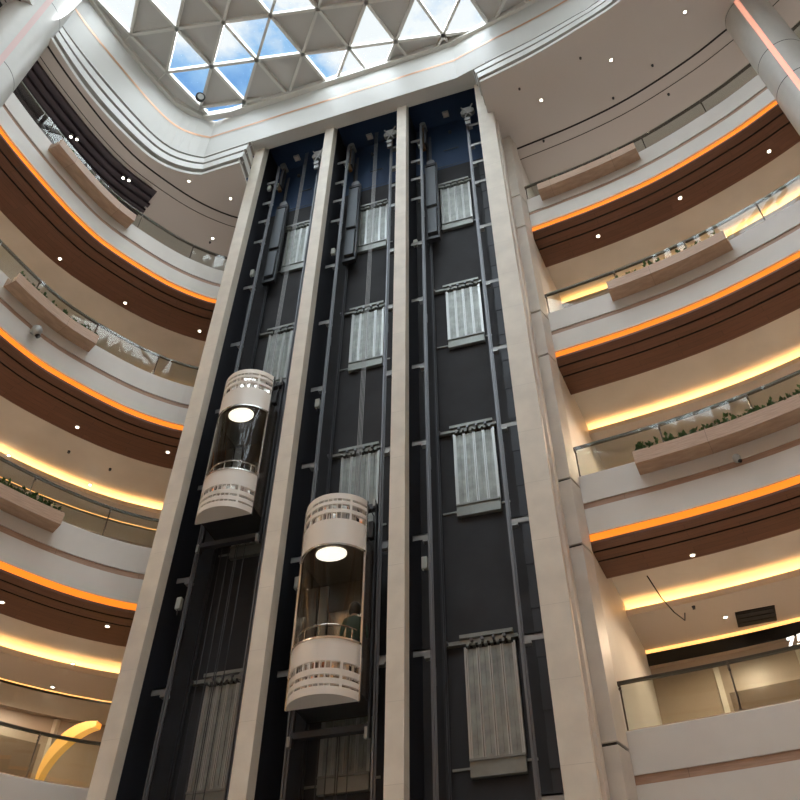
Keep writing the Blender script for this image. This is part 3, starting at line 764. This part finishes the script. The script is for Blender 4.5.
# ------------------------------------------------------------------ round columns
def round_column(x, y, z1, face, stripmat, label, ztop_seams, RR=.64):
    r = empty('round_column', (x, y, 0)); struct(r, label, 'column')
    mb = MB(); mb.lathe([(RR, 0), (RR, z1)], n=56); mb.build('shaft_cladding', M['colround'], r, smooth=True)
    for z in ztop_seams:
        s_ = MB(); s_.lathe([(RR + .003, z), (RR + .003, z + .03)], n=56); s_.build('seam', M['groove'], r, smooth=True)
    a = math.atan2(-y, -x) + face; s_ = MB(); s_.lathe([(RR - .04, .2), (RR + .012, .2), (RR + .012, z1 - .02), (RR - .04, z1 - .02)], a - .10, a + .10, 4); s_.build('light_strip', stripmat, r)
    return r
seams = [b + q for b in BASE.values() for q in (.0, 1.62)]
round_column(6.84, 12.12, ZC, 0, M['pinkled'], 'round silver column with coral light strip, right gallery', seams + [27.2])
round_column(-14.02, 5.93, ZT, .08, M['pinkoff'], 'round silver column with pink strip, upper left corner', seams + [28.2], .78)

# ------------------------------------------------------------------ railings
def railing(cv, key, side, s_end, pw=1.85):
    b = BASE[key]; z0, z1 = b + 1.70, b + 2.60
    r = empty('glass_railing'); tag(r, 'glass balustrade with dark handrail on the %s %s balcony' % (LVNAME[key], side), 'railing', 'glass balustrades')
    s = .12; k = 0; posts = []
    while s < s_end:
        e_ = min(s + pw, s_end)
        mb = MB(); sweep(mb, cv, [(.08, z0 - .05), (.08, z1), (.095, z1), (.095, z0 - .05)], s + .015, e_ - .015, closed=True, caps=True); mb.build('glass_panel', M['glass'], r)
        posts.append(s); s = e_
    posts.append(s_end)
    mb = MB(); sweep(mb, cv, [(.12, z1 - .02), (.12, z1 + .03), (.19, z1 + .03), (.19, z1 - .02)], .05, s_end, closed=True, caps=True); mb.build('handrail', M['handrail'], r)
    for q in posts:
        p = cv.pt(q, .13, z0); t = cv.pt(q, .13, z1); mb = MB(); mb.beam(p, t, .03, .018); n = cv.nrm(q)
        for zz in (z1 - .08, z1 - .14): a = cv.pt(q, .06, zz); mb.tube([a, a + n * .09], .022, 8)
        mb.build('post', M['handrail'], r)
    mb = MB(); sweep(mb, cv, [(.06, z0), (.06, z0 + .03), (.12, z0 + .03), (.12, z0)], .05, s_end, closed=True); mb.build('base_channel', M['chrome'], r)
for key in KEYS:
    railing(LC, key, 'left', 13.0); railing(RC, key, 'right', 12.0)

# ------------------------------------------------------------------ planters with greenery
def planter(cv, key, side, a, b_, dense, lm):
    z = BASE[key]; s0_, s1_ = sorted((cv.sval(*a), cv.sval(*b_)))
    r = empty('planter_box', cv.pt((s0_ + s1_) / 2, -.2, z + 1.30)); tag(r, 'long curved wooden planter hooked on the %s %s balcony' % (LVNAME[key], side), 'planter', 'planters on the balcony edges')
    off = r.location.copy()
    def bld(mb, nm, mt):
        mb.v = [(x - off.x, y - off.y, z_ - off.z) for x, y, z_ in mb.v]; return mb.build(nm, mt, r)
    mb = MB(); sweep(mb, cv, [(-.42, z + 1.30), (-.42, z + 1.62), (-.38, z + 1.62), (-.38, z + 1.50), (-.04, z + 1.50), (-.04, z + 1.62), (-.005, z + 1.62), (-.005, z + 1.30)], s0_, s1_, closed=True, caps=True); bld(mb, 'box', M['plant_wood'])
    mb = MB(); sweep(mb, cv, [(-.38, z + 1.51), (-.04, z + 1.51)], s0_ + .03, s1_ - .03); bld(mb, 'soil', M['soil'])
    mb = MB(); rnd = random.Random(int(z * 10) + int(a[0] * 7))
    n = int((s1_ - s0_) * dense)
    for q in range(n):
        s_ = rnd.uniform(s0_ + .06, s1_ - .06); d = rnd.uniform(-.36, -.08); hgt = rnd.uniform(.10, .34)
        c = cv.pt(s_, d, z + 1.51)
        for w_ in range(7):
            an = rnd.uniform(0, 2 * PI); el = rnd.uniform(.5, 1.3); l_ = rnd.uniform(.07, .13)
            st = c + Vector((0, 0, hgt * rnd.uniform(.4, 1))); dr = Vector((math.cos(an) * math.cos(el), math.sin(an) * math.cos(el), math.sin(el))); sd2 = dr.cross(Vector((0, 0, 1))).normalized() * l_ * .32
            mb.quad(st, st + dr * l_ * .5 + sd2, st + dr * l_, st + dr * l_ * .5 - sd2)
        mb.quad(c, c + Vector((.008, 0, 0)), c + Vector((.008, 0, hgt)), c + Vector((0, 0, hgt)))
    o = mb.build('shrubs', M[lm], weld=False); tag(o, 'low leafy planting filling the planter of the %s %s balcony' % (LVNAME[key], side), 'plants', 'planter greenery', 'stuff')
planter(LC, 'top', 'left', (-13.42, 8.3), (-12.7, 11.15), 10, 'leaf')
planter(LC, 'upper', 'left', (-13.38, 8.95), (-12.55, 11.6), 30, 'leaf')
planter(LC, 'lower', 'left', (-13.15, 9.9), (-12.2, 12.2), 60, 'leaf')
planter(RC, 'top', 'right', (-.25, 14.2), (2.7, 13.6), 24, 'leafl')
planter(RC, 'upper', 'right', (1.1, 14.0), (4.1, 13.2), 26, 'leaf')
planter(RC, 'lower', 'right', (.55, 14.1), (5.4, 12.7), 60, 'leaf')

# ------------------------------------------------------------------ downlights
def make_dl():
    r = empty('downlight'); mb = MB(); mb.lathe([(.042, 0), (.042, -.012), (.065, -.012), (.07, 0)], n=24); mb.build('trim_ring', M['dltrim'], r, smooth=True)
    mb = MB(); mb.lathe([(0, -.009), (.043, -.009)], n=24); mb.build('lens', M['dl'], r); return r
DL = [('left', 'top', 22.3, [(-14.42, 10.96), (-13.42, 13.05), (-11.71, 14.8)]), ('left', 'upper', 16.8, [(-15.1, 10.6), (-13.32, 12.94), (-11.49, 14.57)]),
      ('left', 'lower', 11.3, [(-13.29, 12.69), (-11.62, 14.28)]), ('right', 'top', 22.3, [(1.21, 14.99), (3.6, 14.4), (6.0, 13.64)]), ('right', 'lower', 11.3, [(1.31, 15.27), (3.9, 14.6)]),
      ('right', 'topc', 27.3, [(5.08, 11.46), (2.8, 12.25), (.49, 12.88)]), ('left', 'topc', 27.3, [(-11.72, 12.12), (-10.64, 13.18), (-12.0, 14.5)]),
      ('left', 'cl', 11.3, [(-14.6, 16.53), (-14.27, 18.07), (-12.4, 17.2), (-13.4, 15.6)]), ('right', 'cl', 11.3, [(1.85, 17.96)]), ('left', 'cu', 16.8, [(-15.81, 13.38), (-14.36, 15.19)])]
dl0 = None
ORD = ['first', 'second', 'third', 'fourth', 'fifth']
for side, key, z, L_ in DL:
    ln = {'top': 'wood soffit under the topmost %s balcony', 'upper': 'wood soffit under the second %s balcony', 'lower': 'wood soffit under the third %s balcony', 'topc': 'flat grey top ceiling on the %s', 'cl': 'lowest visible plaster ceiling on the %s', 'cu': 'plaster ceiling of the middle %s gallery'}[key] % side
    for k, (x, y) in enumerate(L_):
        if dl0 is None: dl0 = make_dl(); o = dl0
        else: o = copy_tree(dl0)
        zz = z + (.0 if key in ('top', 'upper', 'lower', 'topc') else .0)
        o.location = (x, y, zz - .002)
        order = sorted(L_); rk = order.index((x, y))
        tag(o, 'small round downlight in the %s, %s from the left' % (ln, ORD[rk]), 'downlight', 'recessed downlights')
# twin spots in the baffle ceiling
for k, (x, y) in enumerate(((-14.5, 9.44), (-13.65, 11.3))):
    r = empty('twin_spotlight', (x, y, ZC - .13)); tag(r, 'twin spotlight among the dark baffles, %s one' % ['farther from the lift shaft', 'nearer the lift shaft'][k], 'spotlight', 'twin spots in the baffle ceiling')
    for q in (-.07, .07):
        mb = MB(); mb.tube([(q, q, .02), (q, q, -.10)], .055, 16); b_ = mb.build('spot_head', M['camw'], r); mb = MB(); mb.tube([(q, q, -.10), (q, q, -.108)], .042, 16); mb.build('lens', M['dl'], b_)
# sprinkler heads
for k, (x, y, z) in enumerate(((2.7, 13.5, 27.3), (.3, 14.3, 27.3), (-.1, 12.3, 27.3), (1.9, 11.9, 27.3), (4.0, 12.8, 27.3), (-12.17, 14.62, 27.3), (-14.1, 13.73, 16.8), (-13.41, 14.73, 16.8), (1.2, 17.3, 11.3), (4.4, 13.9, 27.3))):
    mb = MB(); mb.tube([(0, 0, 0), (0, 0, -.03), (0, 0, -.05)], [.04, .035, .012], 12); mb.box(-.03, .03, -.03, .03, -.062, -.05)
    o = mb.build('sprinkler_head', M['steeld'], loc=(x, y, z)); tag(o, 'tiny dark sprinkler head in the %s' % ('flat grey top ceiling' if z > 27 else 'plaster gallery ceiling'), 'sprinkler', 'sprinkler heads of the %s' % ('top ceiling' if z > 27 else 'gallery ceilings'))
# air grille
r = empty('air_grille', (2.50, 18.12, 11.3), rz=-.08); tag(r, 'black rectangular air grille in the right gallery ceiling', 'air vent')
mb = MB(); mb.box(-.42, .42, -.34, .34, -.02, -.004); mb.build('frame', M['black'], r)
for k in range(3): mb = MB(); mb.box(-.38, .38, -.26 + k * .2, -.10 + k * .2, -.035, -.015); mb.build('louvre', M['steeld'], r)
# hanging cable
mb = MB(); mb.tube([(.36, 16.1, 11.5), (.55, 16.4, 11.1), (.75, 16.8, 10.95), (.95, 17.3, 11.0), (1.0, 17.5, 11.28)], .014, 6); o = mb.build('loose_cable', M['black']); tag(o, 'thin black cable crossing the lit cove beside the pilaster', 'cable')

# security cameras on fascias
def security_camera(p, n, label):
    r = empty('security_camera', p, math.atan2(n.y, n.x)); tag(r, label, 'camera', 'security cameras')
    mb = MB(); mb.box(-.10, 0, -.07, .07, -.06, .08); mb.build('mount', M['camw'], r, bevel=.01)
    mb = MB(); mb.lathe([(0, .10), (.10, .08), (.135, 0), (.12, -.10), (.07, -.17), (0, -.20)], n=24, c=(-.19, 0)); mb.build('housing', M['camw'], r, smooth=True)
    mb = MB(); mb.tube([(-.19, -.02, -.13), (-.22, -.10, -.20)], .06, 14); mb.build('lens_barrel', M['black'], r); return r
i = LC.sval(-13.1, 10.15); security_camera(LC.pt(i, 0, 17.55), LC.nrm(i), 'grey domed security camera on the left white fascia')
i = RC.sval(2.34, 13.8); q = security_camera(RC.pt(i, 0, 12.25), RC.nrm(i), 'small pale camera on the right fascia below the long planter'); q.scale = (.6, .6, .6)

# ring lamp under the skylight
r = empty('ring_speaker', (-11.85, 11.35, 32.20)); tag(r, 'round black-rimmed fitting hung under the skylight corner', 'ceiling fitting')
ax = Vector((.62, -.62, -.47)).normalized()
mb = MB(); mb.tube([Vector((0, 0, 0)), ax * .10], .185, 28); mb.build('rim', M['black'], r, smooth=True)
mb = MB(); mb.tube([ax * .10, ax * .115], .12, 28); mb.build('face', M['camw'], r)
mb = MB(); mb.tube([(0, 0, .05), (0, 0, .25)], .03, 8); mb.build('bracket', M['black'], r)

# shop sign on the right gallery, lettering cut by the frame edge
fc = bpy.data.curves.new('numeral', 'FONT'); fc.body = '75'; fc.size = .34; fc.extrude = .03; fc.shear = .2; fc.offset = .004; fc.space_character = 1.25
o = bpy.data.objects.new('shop_sign', fc); C.objects.link(o)
dg = bpy.context.evaluated_depsgraph_get(); me = bpy.data.meshes.new_from_object(o.evaluated_get(dg)); bpy.data.objects.remove(o)
me.materials.clear(); me.materials.append(M['sign'])
SG = bpy.data.objects.new('shop_sign', me); C.objects.link(SG)
i = RC.sval(4.9, 12.9) ; nn = RC.nrm(i); SG.location = (2.90, 18.10, 10.42); SG.rotation_euler = (PI / 2, 0, math.atan2(nn.y, nn.x) - PI / 2)
tag(SG, 'white lit italic numeral sign on the lowest right shopfront', 'sign')
# golden ribbon in the lower left shop
mb = MB(); rows = []
for k in range(31):
    t = k / 30; an = math.radians(86 + 96 * t); cx, cz = -12.72, 8.72; rr = 1.20; w_ = .05 + .26 * math.sin(PI * (.15 + .8 * t)) ** 1.5
    ci, si = math.cos(an), math.sin(an); q = lambda r_, y_: Vector((cx + r_ * ci * .95, y_, cz + r_ * si))
    rows.append((q(rr + w_ / 2, 16.1), q(rr - w_ / 2, 16.1), q(rr - w_ / 2, 16.3), q(rr + w_ / 2, 16.3)))
for a, b_ in zip(rows, rows[1:]):
    for q in range(4): mb.quad(a[q], b_[q], b_[(q + 1) % 4], a[(q + 1) % 4])
o = mb.build('ribbon_sculpture', M['gold'], smooth=True); tag(o, 'curved golden lit ribbon in the lower left gallery', 'light sculpture')

# ------------------------------------------------------------------ person in the lower car
def person(loc, rz):
    r = empty('person', loc, rz)
    tag(r, 'person in dark green jacket standing in the lower glass lift car', 'person')
    J = {'pel': ((0, 0, .95), .125), 'wst': ((0, 0, 1.10), .115), 'chs': ((0, .0, 1.28), .135), 'nck0': ((0, .0, 1.44), .085), 'nck': ((0, .01, 1.50), .052), 'chin': ((0, .03, 1.56), .06), 'hd': ((0, .03, 1.63), .092), 'top': ((0, .02, 1.71), .07)}
    E_ = [('pel', 'wst'), ('wst', 'chs'), ('chs', 'nck0'), ('nck0', 'nck'), ('nck', 'chin'), ('chin', 'hd'), ('hd', 'top')]
    for s, n in ((-1, 'l'), (1, 'r')):
        J.update({'sh' + n: ((s * .17, 0, 1.40), .062), 'el' + n: ((s * .235, .0, 1.13), .045), 'wr' + n: ((s * .20, .14, .93), .028), 'pm' + n: ((s * .19, .20, .88), .032),
                  'hp' + n: ((s * .095, 0, .88), .10), 'kn' + n: ((s * .10, .02, .49), .062), 'an' + n: ((s * .105, -.01, .09), .042), 'to' + n: ((s * .115, .16, .045), .038)})
        E_ += [('chs', 'sh' + n), ('sh' + n, 'el' + n), ('el' + n, 'wr' + n), ('wr' + n, 'pm' + n), ('pel', 'hp' + n), ('hp' + n, 'kn' + n), ('kn' + n, 'an' + n), ('an' + n, 'to' + n)]
        for f in range(5):
            ln = (.045, .07, .078, .072, .055)[f]; sx_ = s * (.19 + (-.045 if f == 0 else (f - 2.5) * .018)); n1, n2 = 'fa%d' % f + n, 'fb%d' % f + n
            J[n1] = ((sx_, .225 if f else .21, .86 - ln * .35), .0095); J[n2] = ((sx_, .235 if f else .23, .86 - ln), .0085)
            E_ += [('pm' + n, n1), (n1, n2)]
    names = list(J); me = bpy.data.meshes.new('body'); me.from_pydata([J[n][0] for n in names], [(names.index(a), names.index(b)) for a, b in E_], [])
    o = bpy.data.objects.new('body', me); C.objects.link(o)
    sk_ = o.modifiers.new('skin', 'SKIN'); sk_.use_smooth_shade = True
    for k, n in enumerate(names):
        v_ = me.skin_vertices[0].data[k]; rr = J[n][1]; v_.radius = (rr * (1.25 if n in ('chs', 'wst', 'pel', 'nck0') else 1), rr); v_.use_root = (n == 'pel')
    o.modifiers.new('sub', 'SUBSURF').levels = 1
    dg = bpy.context.evaluated_depsgraph_get(); m2 = bpy.data.meshes.new_from_object(o.evaluated_get(dg)); bpy.data.objects.remove(o)
    sk1, jk, tr, shoe, hair = mat('skin', (.55, .36, .26), .5), mat('green_jacket', (.025, .06, .045), .8), mat('dark_trousers', (.02, .022, .03), .8), mat('black_shoe', (.01, .01, .01), .4), mat('black_hair', (.012, .01, .009), .5)
    m2.materials.clear()
    for m_ in (sk1, jk, tr, shoe): m2.materials.append(m_)
    for p in m2.polygons:
        c = p.center; p.material_index = 3 if c.z < .10 else 2 if (c.z < .93 and abs(c.y) < .12 and abs(c.x) < .19) else 0 if (c.z > 1.47 or (c.y > .12 and c.z < .95)) else 1
        p.use_smooth = True
    b_ = bpy.data.objects.new('body', m2); C.objects.link(b_); b_.parent = r
    mb = MB(); mb.lathe([(0, 1.80), (.07, 1.785), (.112, 1.73), (.125, 1.65), (.115, 1.57), (.08, 1.52)], PI * .92, PI * 2.08, 18, c=(0, .025)); mb.lathe([(0, 1.80), (.07, 1.785), (.112, 1.73), (.118, 1.70)], 0, PI, 12, c=(0, .03)); mb.build('hair', hair, r, smooth=True)
    f = MB(); f.tube([(0, .115, 1.63), (0, .145, 1.605), (0, .12, 1.595)], [.008, .016, .01], 8)
    for s in (-1, 1): f.lathe([(0, 1.645), (.012, 1.638), (.012, 1.63), (0, 1.623)], n=10, c=(s * .035, .118)); f.tube([(s * .098, .02, 1.66), (s * .104, .02, 1.62)], .014, 8)
    f.build('face_features', sk1, r, smooth=True)
    return r
person((-5.14, 13.16, 8.335), .25)

# ------------------------------------------------------------------ added fill spots without fixtures, brightening the galleries
for sidename, cv in SIDES.items():
    for z in (11.2, 16.7, 22.2, 27.2):
        for s_ in (2.0, 5.5, 9.0, 13.0):
            ldt = bpy.data.lights.new('gallery_fill_spot', 'SPOT'); ldt.energy = 250 if z < 20 else 200; ldt.color = (1, .76, .52) if z < 27 else (1, .90, .82); ldt.spot_size = 2.85; ldt.spot_blend = .5; ldt.shadow_soft_size = .08
            lo = bpy.data.objects.new('gallery_fill_spot', ldt); C.objects.link(lo); lo.location = cv.pt(s_, 3.0, z - .1)
